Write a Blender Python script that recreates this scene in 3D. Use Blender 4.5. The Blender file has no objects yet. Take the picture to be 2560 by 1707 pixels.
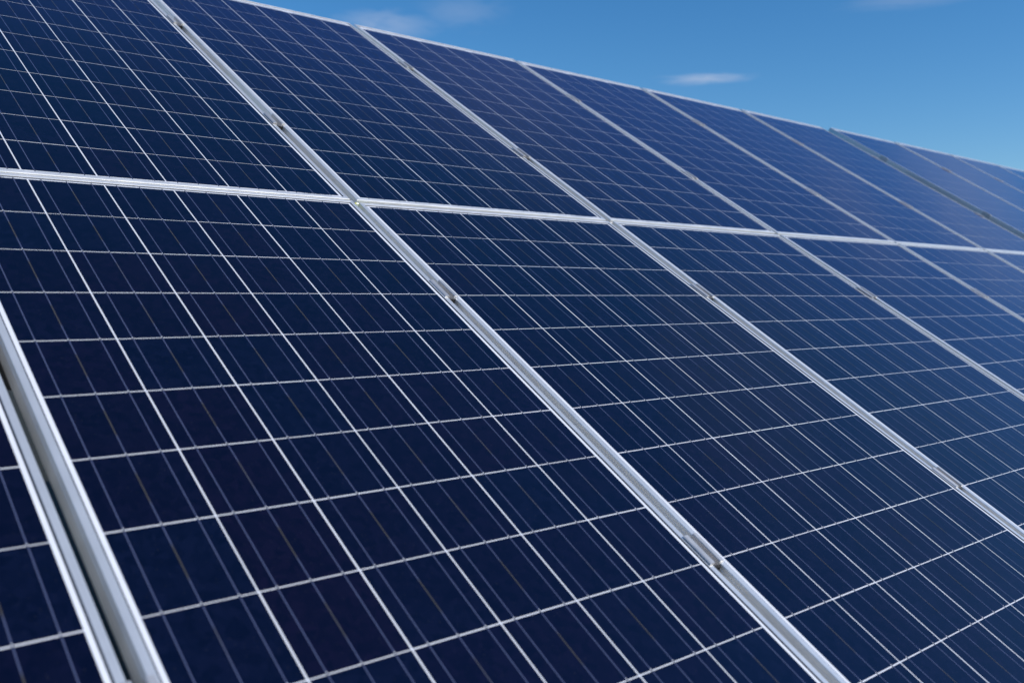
import bpy, bmesh, math, random
from mathutils import Vector, Matrix
random.seed(7)
sc = bpy.context.scene
COL = sc.collection

# ------------------------------------------------------------------ site dimensions (metres)
TILT = math.radians(31.74)
PITCH = 1.0220              # panel to panel along the row
GAP_U, GAP_V = 0.0230, 0.0120
PW, PL = PITCH-GAP_U, 1.9172  # one panel
CX, CY = 0.1595, 0.15409    # cell pitch across / along
CW, CH = 0.1563, 0.1520     # one cell
LIP, FH = 0.0125, 0.040     # frame lip width, frame height
M_NEAR = 0.0205             # glass margin at the end next to the middle seam
GLZ = -0.0020
H0 = 1.72                   # height of the middle seam above ground

vU = Vector((1,0,0)); vV = Vector((0,math.cos(TILT),math.sin(TILT))); vN = Vector((0,-math.sin(TILT),math.cos(TILT)))
ORG = Vector((0,0,H0))
BASIS = Matrix(((vU.x,vV.x,vN.x),(vU.y,vV.y,vN.y),(vU.z,vV.z,vN.z)))
def W(u,v,n=0.0): return ORG + vU*u + vV*v + vN*n

# ------------------------------------------------------------------ node helpers
def new_mat(name):
    m = bpy.data.materials.new(name); m.use_nodes = True
    nt = m.node_tree; nt.nodes.clear()
    o = nt.nodes.new('ShaderNodeOutputMaterial'); b = nt.nodes.new('ShaderNodeBsdfPrincipled')
    nt.links.new(b.outputs[0], o.inputs[0])
    return m, nt, b
def N(nt, t, **k):
    n = nt.nodes.new(t)
    for a, v in k.items(): setattr(n, a, v)
    return n
def math_(nt, op, a, b=None, c=None, clamp=False):
    n = N(nt,'ShaderNodeMath',operation=op,use_clamp=clamp)
    for i, x in enumerate((a,b,c)):
        if x is None: continue
        if isinstance(x,(int,float)): n.inputs[i].default_value = x
        else: nt.links.new(x, n.inputs[i])
    return n.outputs[0]
def vmath(nt, op, a, b=None):
    n = N(nt,'ShaderNodeVectorMath',operation=op)
    for i, x in enumerate((a,b)):
        if x is None: continue
        if isinstance(x,(tuple,Vector)): n.inputs[i].default_value = tuple(x)
        else: nt.links.new(x, n.inputs[i])
    return n.outputs['Value'] if op in ('DOT_PRODUCT','LENGTH') else n.outputs[0]
def mixc(nt, fac, a, b):
    n = N(nt,'ShaderNodeMix',data_type='RGBA')
    for i, x in ((0,fac),(6,a),(7,b)):
        if isinstance(x,(int,float)): n.inputs[i].default_value = x
        elif isinstance(x,tuple): n.inputs[i].default_value = (*x,1) if len(x)==3 else x
        else: nt.links.new(x, n.inputs[i])
    return n.outputs[2]
def ramp(nt, fac, lo, hi, a=0.0, b=1.0):
    n = N(nt,'ShaderNodeMapRange',interpolation_type='SMOOTHSTEP')
    nt.links.new(fac, n.inputs[0])
    for i, x in zip((1,2,3,4),(lo,hi,a,b)): n.inputs[i].default_value = x
    return n.outputs[0]
def noise(nt, vec, scale, detail=2.0, rough=.5, dist=0.0):
    n = N(nt,'ShaderNodeTexNoise'); nt.links.new(vec, n.inputs['Vector'])
    n.inputs['Scale'].default_value = scale; n.inputs['Detail'].default_value = detail
    n.inputs['Roughness'].default_value = rough; n.inputs['Distortion'].default_value = dist
    return n.outputs['Fac']
def glass_cover(nt, b, co, rnd):
    """the toughened glass over the laminate: a clear coat with the faint waviness of rolled glass"""
    b.inputs['Coat Weight'].default_value = 1.0
    b.inputs['Coat IOR'].default_value = 1.42
    b.inputs['Specular IOR Level'].default_value = 0.0
    off = vmath(nt,'ADD', co, rnd)
    dust = noise(nt, off, 9.0, 5.0, .6)
    r = ramp(nt, dust, .35, .75, .02, .06)
    nt.links.new(r, b.inputs['Coat Roughness'])
    bp = N(nt,'ShaderNodeBump'); bp.inputs['Strength'].default_value = 0.25; bp.inputs['Distance'].default_value = 0.0012
    nt.links.new(noise(nt, off, 5.0, 2.0, .5), bp.inputs['Height'])
    nt.links.new(bp.outputs[0], b.inputs['Coat Normal'])
def local_coords(nt):
    tc = N(nt,'ShaderNodeTexCoord'); oi = N(nt,'ShaderNodeObjectInfo')
    cb = N(nt,'ShaderNodeCombineXYZ')
    r = math_(nt,'MULTIPLY', oi.outputs['Random'], 37.0)
    for i in range(3): nt.links.new(r, cb.inputs[i])
    return tc.outputs['Object'], cb.outputs[0], oi.outputs['Random']

def mat_cells():
    m, nt, b = new_mat('polycrystalline_silicon')
    co, rnd, r1 = local_coords(nt)
    sp = N(nt,'ShaderNodeSeparateXYZ'); nt.links.new(co, sp.inputs[0])
    ix = math_(nt,'FLOOR', math_(nt,'ADD', math_(nt,'DIVIDE', sp.outputs[0], CX), 3.0))
    iy = math_(nt,'FLOOR', math_(nt,'DIVIDE', math_(nt,'ADD', sp.outputs[1], PL/2-M_NEAR), CY))
    idv = N(nt,'ShaderNodeCombineXYZ'); nt.links.new(ix, idv.inputs[0]); nt.links.new(iy, idv.inputs[1])
    nt.links.new(math_(nt,'MULTIPLY', r1, 91.7), idv.inputs[2])
    wn = N(nt,'ShaderNodeTexWhiteNoise'); nt.links.new(idv.outputs[0], wn.inputs['Vector'])
    ws = N(nt,'ShaderNodeSeparateColor'); nt.links.new(wn.outputs['Color'], ws.inputs[0])
    # crystal grains: each cell has its own pattern
    off = vmath(nt,'ADD', co, vmath(nt,'MULTIPLY', idv.outputs[0], (3.7,5.1,1.3)))
    vo = N(nt,'ShaderNodeTexVoronoi'); vo.inputs['Scale'].default_value = 75.0
    nt.links.new(off, vo.inputs['Vector'])
    vs = N(nt,'ShaderNodeSeparateColor'); nt.links.new(vo.outputs['Color'], vs.inputs[0])
    blue = mixc(nt, ws.outputs[0], (0.0020,0.0016,0.0050), (0.0020,0.0028,0.0088))
    viol = mixc(nt, ws.outputs[1], (0.0032,0.0016,0.0050), (0.0026,0.0018,0.0064))
    f = math_(nt,'ADD', math_(nt,'MULTIPLY', ws.outputs[2], .75), math_(nt,'MULTIPLY', noise(nt, off, 9.0, 2.0), .5))
    c = mixc(nt, ramp(nt, f, .35, .95), blue, viol)
    g = math_(nt,'ADD', math_(nt,'MULTIPLY', vs.outputs[0], .80), .60)
    gc = vmath(nt,'SCALE', c); nt.links.new(g, gc.node.inputs['Scale'])
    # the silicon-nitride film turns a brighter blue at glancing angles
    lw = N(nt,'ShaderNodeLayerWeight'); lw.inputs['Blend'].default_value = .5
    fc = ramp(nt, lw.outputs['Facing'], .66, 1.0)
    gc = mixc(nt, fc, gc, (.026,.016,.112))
    speck = math_(nt,'MULTIPLY', ramp(nt, noise(nt, off, 330.0, 2.0, .6), .66, .74), .14)      # dust specks on the glass
    gc = mixc(nt, speck, gc, (.13,.125,.12))
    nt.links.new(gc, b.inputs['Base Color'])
    b.inputs['Roughness'].default_value = .50
    glass_cover(nt, b, co, rnd)
    # the fine silver fingers run across each cell: their sheen spreads along the panel
    finger_sheen(nt, b, (.024,.030,.082), .50, .88)
    return m
def finger_sheen(nt, b, col, rough, aniso):
    g = N(nt,'ShaderNodeBsdfAnisotropic'); g.inputs['Color'].default_value = (*col, 1)
    g.inputs['Roughness'].default_value = rough; g.inputs['Anisotropy'].default_value = aniso; g.inputs['Rotation'].default_value = .25
    cb = N(nt,'ShaderNodeCombineXYZ'); cb.inputs[0].default_value = 1.0
    vt = N(nt,'ShaderNodeVectorTransform', vector_type='VECTOR', convert_from='OBJECT', convert_to='WORLD')
    nt.links.new(cb.outputs[0], vt.inputs[0]); nt.links.new(vt.outputs[0], g.inputs['Tangent'])
    ad = N(nt,'ShaderNodeAddShader'); out = next(n for n in nt.nodes if n.type == 'OUTPUT_MATERIAL')
    nt.links.new(b.outputs[0], ad.inputs[0]); nt.links.new(g.outputs[0], ad.inputs[1]); nt.links.new(ad.outputs[0], out.inputs[0])
def mat_under_glass(name, col, rough=.7, metal=0.0):
    m, nt, b = new_mat(name)
    co, rnd, r1 = local_coords(nt)
    n1 = noise(nt, vmath(nt,'ADD',co,rnd), 30.0, 4.0)
    c = mixc(nt, n1, tuple(x*.9 for x in col), tuple(min(1,x*1.06) for x in col))
    nt.links.new(c, b.inputs['Base Color'])
    b.inputs['Roughness'].default_value = rough; b.inputs['Metallic'].default_value = metal
    glass_cover(nt, b, co, rnd)
    return m
def mat_busbar():
    m, nt, b = new_mat('tinned_ribbon')
    co, rnd, r1 = local_coords(nt)
    sp = N(nt,'ShaderNodeSeparateXYZ'); nt.links.new(co, sp.inputs[0])
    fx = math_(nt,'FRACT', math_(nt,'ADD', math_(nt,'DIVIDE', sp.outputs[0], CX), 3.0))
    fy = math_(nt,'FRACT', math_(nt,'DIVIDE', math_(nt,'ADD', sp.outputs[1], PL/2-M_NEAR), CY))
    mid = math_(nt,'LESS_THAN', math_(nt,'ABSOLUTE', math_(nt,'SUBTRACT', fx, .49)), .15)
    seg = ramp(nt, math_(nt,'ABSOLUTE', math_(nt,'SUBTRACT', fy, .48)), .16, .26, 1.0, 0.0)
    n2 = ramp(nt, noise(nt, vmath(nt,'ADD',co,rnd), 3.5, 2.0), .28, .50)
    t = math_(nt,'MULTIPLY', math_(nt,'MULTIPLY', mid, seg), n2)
    c = mixc(nt, t, (0.095,0.115,0.215), (0.090,0.083,0.072))  # brownish reflection along the middle ribbons, painted into the base colour
    nt.links.new(c, b.inputs['Base Color'])
    b.inputs['Roughness'].default_value = .42; b.inputs['Metallic'].default_value = .25
    glass_cover(nt, b, co, rnd)
    return m
def mat_metal(name, col, rough, metal=1.0, streak=None, grime=.0, grimecol=(.2,.17,.13), extruded=False):
    m, nt, b = new_mat(name)
    tc = N(nt,'ShaderNodeTexCoord'); geo = N(nt,'ShaderNodeNewGeometry')
    co = tc.outputs['Object']
    n1 = noise(nt, geo.outputs['Position'], 14.0, 5.0, .6)
    n2 = noise(nt, geo.outputs['Position'], 160.0, 3.0, .6)
    c = mixc(nt, n1, tuple(x*.92 for x in col), tuple(min(1,x*1.05) for x in col))
    g = math_(nt,'MULTIPLY', ramp(nt, noise(nt, geo.outputs['Position'], 45.0, 6.0, .7), .55, .8), grime)
    c = mixc(nt, g, c, grimecol)
    nt.links.new(c, b.inputs['Base Color'])
    nt.links.new(ramp(nt, n1, .2, .8, rough-.05, rough+.07), b.inputs['Roughness'])
    b.inputs['Metallic'].default_value = metal
    bp = N(nt,'ShaderNodeBump'); bp.inputs['Strength'].default_value = .12; bp.inputs['Distance'].default_value = .0004
    nt.links.new(n2, bp.inputs['Height']); nt.links.new(bp.outputs[0], b.inputs['Normal'])
    if extruded:     # die lines run along each extrusion: stretched highlights, mitred at the corners
        sp = N(nt,'ShaderNodeSeparateXYZ'); nt.links.new(co, sp.inputs[0])
        dx = math_(nt,'SUBTRACT', PW/2, math_(nt,'ABSOLUTE', sp.outputs[0]))
        dy = math_(nt,'SUBTRACT', PL/2, math_(nt,'ABSOLUTE', sp.outputs[1]))
        side = math_(nt,'LESS_THAN', dx, dy)
        cb = N(nt,'ShaderNodeCombineXYZ'); nt.links.new(side, cb.inputs[1])
        nt.links.new(math_(nt,'SUBTRACT', 1.0, side), cb.inputs[0])
        vt = N(nt,'ShaderNodeVectorTransform', vector_type='VECTOR', convert_from='OBJECT', convert_to='WORLD')
        nt.links.new(cb.outputs[0], vt.inputs[0]); nt.links.new(vt.outputs[0], b.inputs['Tangent'])
        b.inputs['Anisotropic'].default_value = .5; b.inputs['Anisotropic Rotation'].default_value = .25
    return m
def mat_plain(name, col, rough=.6, metal=0.0):
    m, nt, b = new_mat(name)
    geo = N(nt,'ShaderNodeNewGeometry')
    c = mixc(nt, noise(nt, geo.outputs['Position'], 60.0, 4.0), tuple(x*.8 for x in col), tuple(min(1,x*1.15) for x in col))
    nt.links.new(c, b.inputs['Base Color']); b.inputs['Roughness'].default_value = rough; b.inputs['Metallic'].default_value = metal
    return m
def mat_ground():
    m, nt, b = new_mat('meadow')
    geo = N(nt,'ShaderNodeNewGeometry')
    a = noise(nt, geo.outputs['Position'], .35, 6.0, .65); d = noise(nt, geo.outputs['Position'], 14.0, 6.0, .7)
    c = mixc(nt, ramp(nt,a,.35,.65), (.022,.026,.014), (.036,.032,.025))
    c = mixc(nt, ramp(nt,d,.3,.75), c, (.013,.015,.010))
    nt.links.new(c, b.inputs['Base Color']); b.inputs['Roughness'].default_value = .95
    bp = N(nt,'ShaderNodeBump'); bp.inputs['Strength'].default_value = .8; bp.inputs['Distance'].default_value = .05
    nt.links.new(d, bp.inputs['Height']); nt.links.new(bp.outputs[0], b.inputs['Normal'])
    return m

M = dict(
    cell=mat_cells(),
    sheet=mat_under_glass('white_backsheet', (.70,.72,.78)),
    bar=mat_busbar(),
    tick=mat_under_glass('dark_ribbon_fold', (.035,.038,.055)),
    solder=mat_under_glass('bright_solder', (.62,.64,.72)),
    coll=mat_under_glass('collector_ribbon', (.24,.27,.34), .5),
    ink=mat_under_glass('printed_ink', (.07,.07,.09)),
    alu=mat_metal('anodised_aluminium', (.88,.88,.875), .38, .62, grime=.12, extruded=True),
    clamp=mat_metal('pressed_clamp_metal', (.64,.63,.63), .45, .65, grime=.3, grimecol=(.25,.20,.15)),
    steel=mat_metal('galvanised_steel', (.42,.42,.42), .5, .85, grime=.7, grimecol=(.20,.15,.11)),
    bolt=mat_metal('stainless_bolt', (.55,.54,.52), .3, 1.0, grime=.3),
    dull_black=mat_plain('matte_black', (.012,.012,.013), .7),
    bead=mat_plain('grey_silicone', (.030,.034,.042), .5),
    green=mat_plain('green_insulation', (.10,.34,.05), .45),
    yellow=mat_plain('yellow_insulation', (.50,.50,.08), .45),
    ground=mat_ground(),
)

# ------------------------------------------------------------------ mesh helpers
def obj(name, bm, mats, parent=None, smooth=False):
    me = bpy.data.meshes.new(name); bmesh.ops.recalc_face_normals(bm, faces=bm.faces) if smooth is None else None
    bm.to_mesh(me); bm.free()
    for m_ in (mats if isinstance(mats,(list,tuple)) else [mats]): me.materials.append(m_)
    if smooth: 
        for p in me.polygons: p.use_smooth = True
    o = bpy.data.objects.new(name, me); COL.objects.link(o)
    if parent is not None: o.parent = parent
    return o
def empty(name, mat4):
    o = bpy.data.objects.new(name, None); COL.objects.link(o)
    o.empty_display_size = .1; o.matrix_world = mat4
    return o
def tag(o, label=None, cat=None, group=None, kind=None):
    if label: o['label'] = label
    if cat: o['category'] = cat
    if group: o['group'] = group
    if kind: o['kind'] = kind
    return o
def quad(bm, x0, x1, y0, y1, z, mi=0):
    f = bm.faces.new([bm.verts.new(p) for p in ((x0,y0,z),(x1,y0,z),(x1,y1,z),(x0,y1,z))]); f.material_index = mi
    return f
def box(bm, x0, x1, y0, y1, z0, z1, mi=0):
    v = [bm.verts.new(p) for p in ((x0,y0,z0),(x1,y0,z0),(x1,y1,z0),(x0,y1,z0),(x0,y0,z1),(x1,y0,z1),(x1,y1,z1),(x0,y1,z1))]
    for idx in ((0,3,2,1),(4,5,6,7),(0,1,5,4),(1,2,6,5),(2,3,7,6),(3,0,4,7)):
        f = bm.faces.new([v[i] for i in idx]); f.material_index = mi
def extrude_profile(bm, prof, place, ts, cap=True):
    """prof: closed list of 2D points; place(p, t) -> 3D; ts: positions along"""
    rings = [[bm.verts.new(place(p,t)) for p in prof] for t in ts]
    n = len(prof)
    for a, b in zip(rings, rings[1:]):
        for i in range(n):
            bm.faces.new((a[i], a[(i+1)%n], b[(i+1)%n], b[i]))
    if cap:
        bm.faces.new(rings[0][::-1]); bm.faces.new(rings[-1])
    return rings

# ------------------------------------------------------------------ the solar panel: frame, backsheet, cells, ribbons, print
def frame_mesh():
    bm = bmesh.new()
    h = FH
    prof = [(0,-h),(0,-.0115),(.0007,-.0108),(.0007,-.0066),(0,-.0058),(0,-.0013),(.0004,-.0004),(.0013,0),
            (LIP-.0008,0),(LIP-.0002,-.0003),(LIP,-.0009),(LIP,-.0060),(.0020,-.0060),(.0020,-h+.002),(.028,-h+.002),(.028,-h)]
    hx, hy = PW/2, PL/2
    corners = ((-1,-1),(1,-1),(1,1),(-1,1))
    rings = [[bm.verts.new((sx*(hx-d), sy*(hy-d), z)) for d, z in prof] for sx, sy in corners]
    n = len(prof)
    for k in range(4):
        a, b = rings[k], rings[(k+1)%4]
        for i in range(n):
            bm.faces.new((a[i], b[i], b[(i+1)%n], a[(i+1)%n]))
    bmesh.ops.recalc_face_normals(bm, faces=bm.faces)
    return bm
def y_cell(j): return -PL/2 + M_NEAR + j*CY     # lower edge of cell row j
def x_cell(i): return (i-3)*CX + (CX-CW)/2
BARS = (1/6, .5, 5/6)
def build_panel():
    root = empty('solar_panel', Matrix())
    obj('frame', frame_mesh(), M['alu'], root)
    bm = bmesh.new(); d = LIP-.002
    box(bm, -PW/2+d, PW/2-d, -PL/2+d, PL/2-d, GLZ-.0036, GLZ)
    obj('backsheet', bm, M['sheet'], root)
    bm = bmesh.new(); g0, g1 = LIP-.0005, LIP+.0026      # dark silicone bead between glass and frame
    ri = []
    for d_, z_ in ((g0,-.0004),(g0+.0012,-.0006),(g1,GLZ+.0002),(g1,GLZ-.0004),(g0,GLZ-.0004)):
        ri.append([bm.verts.new((sx*(PW/2-d_), sy*(PL/2-d_), z_)) for sx, sy in ((-1,-1),(1,-1),(1,1),(-1,1))])
    for a, b_ in zip(ri, ri[1:]+ri[:1]):
        for k in range(4): bm.faces.new((a[k],a[(k+1)%4],b_[(k+1)%4],b_[k]))
    bmesh.ops.recalc_face_normals(bm, faces=bm.faces)
    obj('sealing_bead', bm, M['bead'], root)
    bm = bmesh.new()
    for i in range(6):
        for j in range(12):
            x, y = x_cell(i), y_cell(j)
            jx, jy = random.uniform(-.00025,.00025), random.uniform(-.00025,.00025)
            quad(bm, x+jx, x+jx+CW, y+jy, y+jy+CH, GLZ+.0003)
    obj('cell_array', bm, M['cell'], root)
    bm = bmesh.new(); w = .00085
    for i in range(6):
        for f in BARS:
            xb = x_cell(i)+CW*f
            for j in range(12):
                y = y_cell(j)
                jx = random.uniform(-.0003,.0003)
                quad(bm, xb+jx-w, xb+jx+w, y+.0015, y+CH-.0005, GLZ+.0006, 0)
                y1 = y+CH
                if j < 11:
                    quad(bm, xb+jx-w*1.1, xb+jx+w*1.1, y1-.0005, y1+(CY-CH)+.0015, GLZ+.0006, 1)   # fold between two cells, its dark reflection painted as colour
                    quad(bm, xb+jx-w, xb+jx+w, y1-.0030, y1-.0005, GLZ+.00065, 2)             # solder end
            quad(bm, xb-w, xb+w, y_cell(0)-.0038, y_cell(0)+.0015, GLZ+.0006, 1)
            quad(bm, xb-w, xb+w, y_cell(12)-(CY-CH), y_cell(12)+.006, GLZ+.0006, 1)
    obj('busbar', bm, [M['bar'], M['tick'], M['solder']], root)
    def coll(x0, x1, y0, y1):
        b2 = bmesh.new(); quad(b2, x0, x1, y0, y1, GLZ+.00045); obj('collector_ribbon', b2, M['coll'], root)
    bx = lambda i, k: x_cell(i)+CW*BARS[k]
    yb = y_cell(0)
    for a, b_ in ((0,0),(1,2),(3,4),(5,5)):
        coll(bx(a,0)-.001, (bx(b_,2)+.034 if b_<5 else bx(b_,2)+.001), yb-.0068, yb-.0038)
    yt = y_cell(12)-(CY-CH)
    for a, b_ in ((0,1),(2,3),(4,5)):
        coll(bx(a,0)-.001, bx(b_,2)+.001, yt+.006, yt+.011)
    bm = bmesh.new(); x = .365
    rr = random.Random(3)
    for k in range(26):
        ww = rr.choice((.0009,.0014,.002)); quad(bm, x, x+ww, yb-.0030, yb-.0009, GLZ+.0004); x += ww+rr.choice((.0008,.0012,.0026))
    obj('serial_marking', bm, M['ink'], root)
    return root

def kids(o): return [c for c in bpy.data.objects if c.parent == o]
def copy_thing(root):
    r = root.copy(); COL.objects.link(r)
    for c in kids(root):
        d = c.copy(); COL.objects.link(d); d.parent = r
    return r

rj = random.Random(11)
def panel_matrix(t, u, v, flip, jit=True):
    """t: table offset (du,dv,dn)"""
    p = W(t[0]+u, t[1]+v, t[2] + t[3]*(v-1.92) + (rj.uniform(-.0008,.0008) if jit else 0))
    R = BASIS @ Matrix.Rotation(t[3],3,'X')
    if flip: R = R @ Matrix.Rotation(math.pi, 3, 'Z')
    j = Matrix.Rotation(math.radians(rj.uniform(-.10,.10)),3,'X') @ Matrix.Rotation(math.radians(rj.uniform(-.12,.12)),3,'Y')
    R = R @ j
    m = R.to_4x4(); m.translation = p
    return m

T1 = (0.0, 0.0, 0.0, 0.0)
T2 = (5.8196+PW/2, 0.0466, 0.003, 0.0030)   # u of the centre of the far table's first panel
UP = {
 -1: 'blue solar panel beyond the left picture edge, above the bottom left corner panel',
  0: 'blue solar panel filling the top left corner above the middle seam',
  1: 'second upper-row solar panel from the left, its top rim meeting the photo top edge',
  2: 'third upper-row solar panel from the left, under the broad faint cloud',
  3: 'fourth upper-row solar panel from the left, top rim left of the small bright cloud',
  4: 'fifth upper-row solar panel from the left, top rim right under the small bright cloud',
  5: 'last upper-row solar panel of the near table, ending at the step in the skyline',
}
LO = {
 -1: 'solar panel cut off in the bottom left corner beyond the wide dark gap',
  0: 'nearest large solar panel below the middle seam, running off the bottom left edge',
  1: 'second lower-row solar panel, right of the long seam ending at bottom right of centre',
  2: 'third lower-row solar panel, its foot reaching the right picture edge near the bottom',
  3: 'fourth lower-row solar panel, at the right picture edge just under the middle seam',
  4: 'fifth lower-row solar panel, small triangle at the far right under the middle seam',
  5: 'sixth lower-row solar panel, beyond the right picture edge under the middle seam',
}
FAR = ['first upper solar panel of the far table, with the dark shaded left side',
       'second upper solar panel of the far table, counted from the dark side',
       'third upper solar panel of the far table, counted from the dark side',
       'fourth upper solar panel of the far table, soft at the right edge',
       'fifth upper solar panel of the far table, at the right picture edge']
FARLO = ['first lower solar panel of the far table, beyond the right picture edge',
         'second lower solar panel of the far table, beyond the right picture edge']
proto = build_panel()
first = [True]
def place_panel(mat4, label, group):
    if first[0]: r = proto; first[0] = False
    else: r = copy_thing(proto)
    r.matrix_world = mat4
    tag(r, label, 'solar panel', group)
    return r
VC = GAP_V/2 + PL/2
for p in range(-1, 6):
    place_panel(panel_matrix(T1, p*PITCH, VC, False), UP[p], 'solar panels of the upper row on the near table')
    place_panel(panel_matrix(T1, p*PITCH, -VC, True), LO[p], 'solar panels of the lower row on the near table')
for k in range(5):
    place_panel(panel_matrix(T2, k*PITCH, VC, False), FAR[k], 'solar panels of the far table')
for k in range(2):
    place_panel(panel_matrix(T2, k*PITCH, -VC, True), FARLO[k], 'solar panels of the far table')

# ------------------------------------------------------------------ mid clamps: hat-shaped pressings bridging two frames
CL_LEN = 0.074
def rounded(prof):
    return prof
def build_clamp():
    root = empty('panel_clamp', Matrix())
    g = GAP_U/2; t = .0026
    o_, i_ = g-.0012, g-.0012-t
    L = g+.0085
    # closed hat profile, left lip to right lip; lips curl a little
    prof = [(-L,.0004),(-L-.0004,.0016),(-L+.0006,.0030),(-L+.003,.0040),(-o_-.001,.0046),(-i_-.0006,.0040),(-i_,.0028),
            (-i_,-.0190),(i_,-.0190),(i_,.0028),(i_+.0006,.0040),(o_+.001,.0046),(L-.003,.0040),(L-.0006,.0030),(L+.0004,.0016),(L,.0004),
            (o_,.0006),(o_,-.0190-t),(-o_,-.0190-t),(-o_,.0006)]
    bm = bmesh.new()
    extrude_profile(bm, prof, lambda p,t_: (p[0], t_, p[1]), [-CL_LEN/2, CL_LEN/2])
    bmesh.ops.recalc_face_normals(bm, faces=bm.faces)
    obj('clamp_plate', bm, M['clamp'], root)
    bm = bmesh.new()
    c = bmesh.ops.create_cone(bm, cap_ends=True, segments=6, radius1=.0062, radius2=.0062, depth=.0058, matrix=Matrix.Translation((0,0,-.0158)))
    bmesh.ops.create_cone(bm, cap_ends=True, segments=20, radius1=.0030, radius2=.0030, depth=.050, matrix=Matrix.Translation((0,0,-.045)))
    obj('bolt', bm, M['bolt'], root)
    bm = bmesh.new()
    box(bm, -g+.0006, g-.0006, -CL_LEN/2-.0050, -CL_LEN/2-.0002, -.038, -.0050)  # plain dark block at the downslope end of the clamp
    obj('dark_end_block', bm, M['dull_black'], root)
    return root
cproto = build_clamp(); cfirst = [True]
CLV = (-1.382, -.462, .537, 1.405)
def place_clamp(t, u, v, label, group):
    global cproto
    if cfirst[0]: r = cproto; cfirst[0] = False
    else: r = copy_thing(cproto)
    m = (BASIS @ Matrix.Rotation(math.radians(rj.uniform(-.8,.8)),3,'Z')).to_4x4(); m.translation = W(t[0]+u, t[1]+v+rj.uniform(-.006,.006), t[2]+t[3]*(v-1.92)+.0004)
    r.matrix_world = m
    tag(r, label, 'clamp', group)
ORDN = {0:'wide blurred seam at bottom left',1:'seam crossing the yellow-green wire',2:'first seam right of the yellow-green wire',
        3:'second seam right of the yellow-green wire',4:'third seam right of the yellow-green wire',5:'fourth seam right of the yellow-green wire'}
POSN = ('lowest clamp on the','clamp just below the middle row gap on the','clamp just above the middle row gap on the','topmost clamp on the')
for k in range(0, 6):
    for q, v in enumerate(CLV):
        place_clamp(T1, (k-.5)*PITCH, v, POSN[q]+' '+ORDN[k], 'metal clamps holding the panels of the near table')
for k in range(1, 5):
    for q, v in enumerate(CLV[2:]):
        place_clamp(T2, (k-.5)*PITCH, v, ('lower' if q==0 else 'upper')+' clamp on the '+('first','second','third','fourth')[k-1]+' seam of the far table, right of its dark side', 'metal clamps holding the panels of the far table')

# end clamps: Z-shaped, at the open sides of the two tables
def build_end_clamp():
    root = empty('end_clamp', Matrix())
    prof = [(.0090,.0004),(.0094,.0020),(.0080,.0038),(.001,.0044),(-.0030,.0040),(-.0040,.0026),(-.0040,-.0380),(-.0240,-.0380),(-.0240,-.0406),(-.0014,-.0406),(-.0014,.0004)]
    bm = bmesh.new()
    extrude_profile(bm, prof, lambda p,t_: (p[0], t_, p[1]), [-.030, .030])
    bmesh.ops.recalc_face_normals(bm, faces=bm.faces)
    obj('clamp_plate', bm, M['clamp'], root)
    bm = bmesh.new()
    bmesh.ops.create_cone(bm, cap_ends=True, segments=6, radius1=.0065, radius2=.0065, depth=.006, matrix=Matrix.Translation((-.013,0,-.0350)))
    obj('bolt', bm, M['bolt'], root)
    return root
eproto = build_end_clamp(); efirst = True
def place_end(t, u, v, flip, label, group):
    global efirst
    r = eproto if efirst else copy_thing(eproto); efirst = False
    R = BASIS.copy()
    if flip: R = R @ Matrix.Rotation(math.pi,3,'Z')
    m = R.to_4x4(); m.translation = W(t[0]+u, t[1]+v, t[2]+t[3]*(v-1.92)+.0002); r.matrix_world = m
    tag(r, label, 'clamp', group)
for q, v in enumerate(CLV[2:]):
    place_end(T2, -PW/2, v, False, ('lower' if q==0 else 'upper')+' end clamp on the dark left side of the far table', 'end clamps on the open side of the far table')
for q, v in enumerate(CLV[2:]):
    place_end(T1, 5*PITCH+PW/2, v, True, ('lower' if q==0 else 'upper')+' end clamp on the right side of the near table, facing the far table', 'end clamps on the open side of the near table')

# ------------------------------------------------------------------ earthing wire at the crossing of the seams
def tube(bm, pts, r, seg=10, mi=0):
    prev = None
    for k, p in enumerate(pts):
        p = Vector(p); q = Vector(pts[min(k+1,len(pts)-1)]) - Vector(pts[max(k-1,0)])
        q.normalize(); a = q.orthogonal().normalized(); b_ = q.cross(a)
        ring = [bm.verts.new(p + (a*math.cos(2*math.pi*s/seg)+b_*math.sin(2*math.pi*s/seg))*r) for s in range(seg)]
        if prev:
            # match ring start to avoid twisting
            best = min(range(seg), key=lambda o: (ring[o].co-prev[0].co).length)
            ring = ring[best:]+ring[:best]
            if (ring[1].co-prev[1].co).length > (ring[-1].co-prev[1].co).length: ring = [ring[0]]+ring[1:][::-1]
            for s in range(seg):
                f = bm.faces.new((prev[s],prev[(s+1)%seg],ring[(s+1)%seg],ring[s])); f.material_index = mi; f.smooth = True
        prev = ring
root = empty('earthing_wire', Matrix.Translation(W(PITCH/2,0,-.03)) @ BASIS.to_4x4())
bm = bmesh.new()
pts = [(-.06,-.004,.008),(-.02,-.004,.010),(-.004,-.004,.014),(.0035,-.002,.020),(.0065,.000,.020),(.009,.001,.012),(.03,.001,.004),(.08,0,.0)]
tube(bm, pts, .0028)
obj('green_insulation', bm, M['green'], root)
bm = bmesh.new()
tube(bm, [(x,y-.0004,z+.0010) for x,y,z in pts[1:6]], .0025)
obj('yellow_stripe', bm, M['yellow'], root)
tag(root, 'yellow and green earthing wire showing in the gap where two panel seams cross', 'wire')

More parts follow.
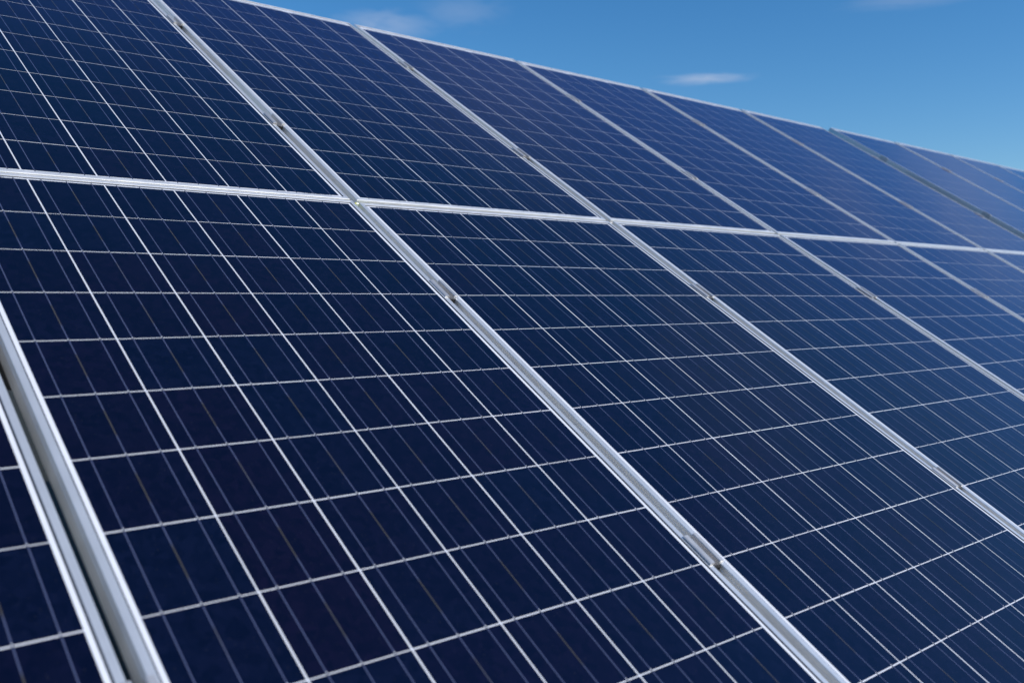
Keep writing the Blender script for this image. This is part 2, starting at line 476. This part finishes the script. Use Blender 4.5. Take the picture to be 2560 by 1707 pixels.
# ------------------------------------------------------------------ galvanised racks under the tables
def rack(name, t, u0, u1, label):
    base = W(t[0]+(u0+u1)/2, t[1], 0); base.z = 0
    root = empty(name, Matrix.Translation(base))
    inv = Matrix.Translation(-base)
    def T(u,v,n): return inv @ W(t[0]+u, t[1]+v, t[2]+t[3]*(v-1.92)+n)
    H = .170; top = -FH-.0015
    for v in CLV:
        prof = [(-.028,top),(.028,top),(.028,top-.016),(.0255,top-.016),(.0255,top-.0025),(-.0255,top-.0025),(-.0255,top-H+.0025),(.0255,top-H+.0025),(.0255,top-H+.016),(.028,top-H+.016),(.028,top-H),(-.028,top-H)]
        bm = bmesh.new()
        extrude_profile(bm, prof, lambda p,s,v=v: T(s, v+p[0], p[1]), [u0, u1])
        bmesh.ops.recalc_face_normals(bm, faces=bm.faces)
        obj('purlin', bm, M['steel'], root)
    n = 3; 
    for k in range(n):
        u = u0+.6+(u1-u0-1.2)*k/(n-1)
        bm = bmesh.new(); nt_ = top-H-.0015
        pr = [(-.04,nt_),(.04,nt_),(.04,nt_-.12),(-.04,nt_-.12)]
        extrude_profile(bm, pr, lambda p,s: T(u+p[0], s, p[1]), [-1.75, 1.75])
        bmesh.ops.recalc_face_normals(bm, faces=bm.faces)
        obj('rafter', bm, M['steel'], root)
        for v in (-1.0, 1.0):
            P = T(u, v, nt_-.05)
            bm = bmesh.new(); box(bm, P.x+.043, P.x+.103, P.y-.05, P.y+.05, -.3, P.z+.03)
            obj('post', bm, M['steel'], root)
    tag(root, label, 'mounting rack')
rack('mounting_rack', T1, -PITCH-.5, 5*PITCH+PW/2-.01, 'galvanised steel rack under the near table, glimpsed through the bottom left gap')
rack('mounting_rack', T2, -PW/2+.01, 4*PITCH+PW/2, 'galvanised steel rack carrying the far table, hidden below its panels')

# ------------------------------------------------------------------ ground
bm = bmesh.new()
S, n = 1500.0, 100
bmesh.ops.create_grid(bm, x_segments=n, y_segments=n, size=S)
for v in bm.verts:
    d = v.co.length
    if d > 60:
        azi = math.atan2(v.co.x, v.co.y)                 # 0 = north, towards the back of the tables
        west = max(0.0, math.cos(azi + math.radians(62)))  # unseen hills added on this side to darken reflections in the far table's side
        v.co.z = (math.sin(v.co.x*.004)+math.cos(v.co.y*.0031+1))*1.2*min(1,(d-60)/300) - .4 + 62*west**1.2*min(1,max(0,(d-110)/330))*(.85+.15*math.sin(azi*9)) + 14*min(1,max(0,(d-200)/500))
g = obj('ground', bm, M['ground'], None, smooth=True); tag(g, kind='structure')

# ------------------------------------------------------------------ camera
CAM_P = (-0.90946, -2.05614, 0.95754)
R = ((0.7487441154136223, -0.5637218798714108, 0.34871176032269313),
     (-0.02979630586361387, -0.554163626240535, -0.8318743027083922),
     (0.6621891193533692, 0.6124706666477461, -0.431723583678264))
right, down, fwd = (BASIS @ Vector(r) for r in R)
cam = bpy.data.cameras.new('camera'); co = bpy.data.objects.new('camera', cam); COL.objects.link(co)
mm = Matrix(((right.x,-down.x,-fwd.x),(right.y,-down.y,-fwd.y),(right.z,-down.z,-fwd.z))).to_4x4()
mm.translation = W(*CAM_P); co.matrix_world = mm
cam.sensor_width = 36; cam.sensor_fit = 'HORIZONTAL'; cam.lens = 36*2394.9/2560
cam.clip_start = .05; cam.clip_end = 5000
cam.dof.use_dof = True; cam.dof.focus_distance = 2.55; cam.dof.aperture_fstop = 3.5; cam.dof.aperture_blades = 9
sc.camera = co
def pix_dir(px, py):   # viewing direction towards a photo position; used to find where in the sky the clouds stand
    return (right*((px-1280)/2394.9) + down*((py-853.5)/2394.9) + fwd).normalized()

# ------------------------------------------------------------------ sun and sky
SUN_P = Vector((.38,-.38,.80)).normalized()      # in table axes
sd = (BASIS @ SUN_P).normalized()
elev = math.asin(sd.z); az = math.atan2(sd.x, sd.y)
sun = bpy.data.lights.new('sun','SUN'); sun.energy = 4.3; sun.angle = math.radians(.53); sun.color = (1,.95,.88)
so = bpy.data.objects.new('sun', sun); COL.objects.link(so)
so.rotation_euler = sd.to_track_quat('Z','Y').to_euler(); so.location = (0,0,30)

wd = bpy.data.worlds.new('World'); sc.world = wd; wd.use_nodes = True
nt = wd.node_tree; nt.nodes.clear()
out = N(nt,'ShaderNodeOutputWorld'); bg = N(nt,'ShaderNodeBackground'); nt.links.new(bg.outputs[0], out.inputs[0])
sky = N(nt,'ShaderNodeTexSky', sky_type='NISHITA'); sky.sun_disc = False
sky.sun_elevation = elev; sky.sun_rotation = az
sky.altitude = 0; sky.air_density = 1.0; sky.dust_density = .2; sky.ozone_density = 5.0
tc = N(nt,'ShaderNodeTexCoord'); D = vmath(nt,'NORMALIZE', tc.outputs['Generated'])
def cloud(center, wx, wy, strength, seed, soft=.6):
    c = center.normalized(); rt = c.cross(Vector((0,0,1))).normalized(); up = rt.cross(c)
    a = math_(nt,'DIVIDE', vmath(nt,'DOT_PRODUCT', D, rt), wx)
    b = math_(nt,'DIVIDE', vmath(nt,'DOT_PRODUCT', D, up), wy)
    front = math_(nt,'GREATER_THAN', vmath(nt,'DOT_PRODUCT', D, c), 0.0)
    cb = N(nt,'ShaderNodeCombineXYZ'); nt.links.new(a, cb.inputs[0]); nt.links.new(b, cb.inputs[1]); cb.inputs[2].default_value = seed
    nz = noise(nt, cb.outputs[0], 1.5, 5.0, .55, .4)
    r2 = math_(nt,'ADD', math_(nt,'MULTIPLY',a,a), math_(nt,'MULTIPLY',b,b))
    r = math_(nt,'ADD', math_(nt,'SQRT', r2), math_(nt,'MULTIPLY', math_(nt,'SUBTRACT', nz, .5), 1.5))
    m = ramp(nt, r, 1-soft, 1.15, 1.0, 0.0)
    m = math_(nt,'MULTIPLY', m, ramp(nt, nz, .25, .6, .45, 1.0))
    return math_(nt,'MULTIPLY', math_(nt,'MULTIPLY', m, front), strength)
def refl_dir(px, py):
    d = pix_dir(px,py); return d - 2*d.dot(vN)*vN
s = 1/2394.9
CLOUDS = [
    (pix_dir(960,62), 125*s, 38*s, .22, 1.0, .8),
    (pix_dir(1150,30), 115*s, 45*s, .11, 2.3, .9),
    (pix_dir(1765,197), 108*s, 15*s, .34, 3.1, .85),
    (pix_dir(2280,-4), 160*s, 26*s, .12, 4.4, .9),
    (refl_dir(2430,520), .13, .05, .14, 5.2, .9),
    (refl_dir(2150,560), .10, .03, .07, 6.7, .9),
    (refl_dir(1850,1010), .20, .12, .07, 7.7, .95),
    (refl_dir(2350,1300), .25, .15, .05, 8.7, .95),
    (refl_dir(1250,250), .16, .09, .05, 12.1, .95),
]
tot = None
for c in CLOUDS:
    m_ = cloud(*c)
    tot = m_ if tot is None else math_(nt,'MAXIMUM', tot, m_)
hs = N(nt,'ShaderNodeHueSaturation'); nt.links.new(sky.outputs[0], hs.inputs['Color'])
hs.inputs['Saturation'].default_value = 1.24; hs.inputs['Value'].default_value = 1.08
colr = mixc(nt, tot, hs.outputs[0], (6.2,6.3,7.0))
nt.links.new(colr, bg.inputs[0]); bg.inputs[1].default_value = .12

sc.view_settings.view_transform = 'Standard'; sc.view_settings.look = 'None'
sc.view_settings.exposure = 0.0; sc.view_settings.gamma = 1.0; sc.view_settings.use_curve_mapping = False
sc.cycles.max_bounces = 8; sc.cycles.diffuse_bounces = 4; sc.cycles.glossy_bounces = 4
sc.cycles.use_denoising = True
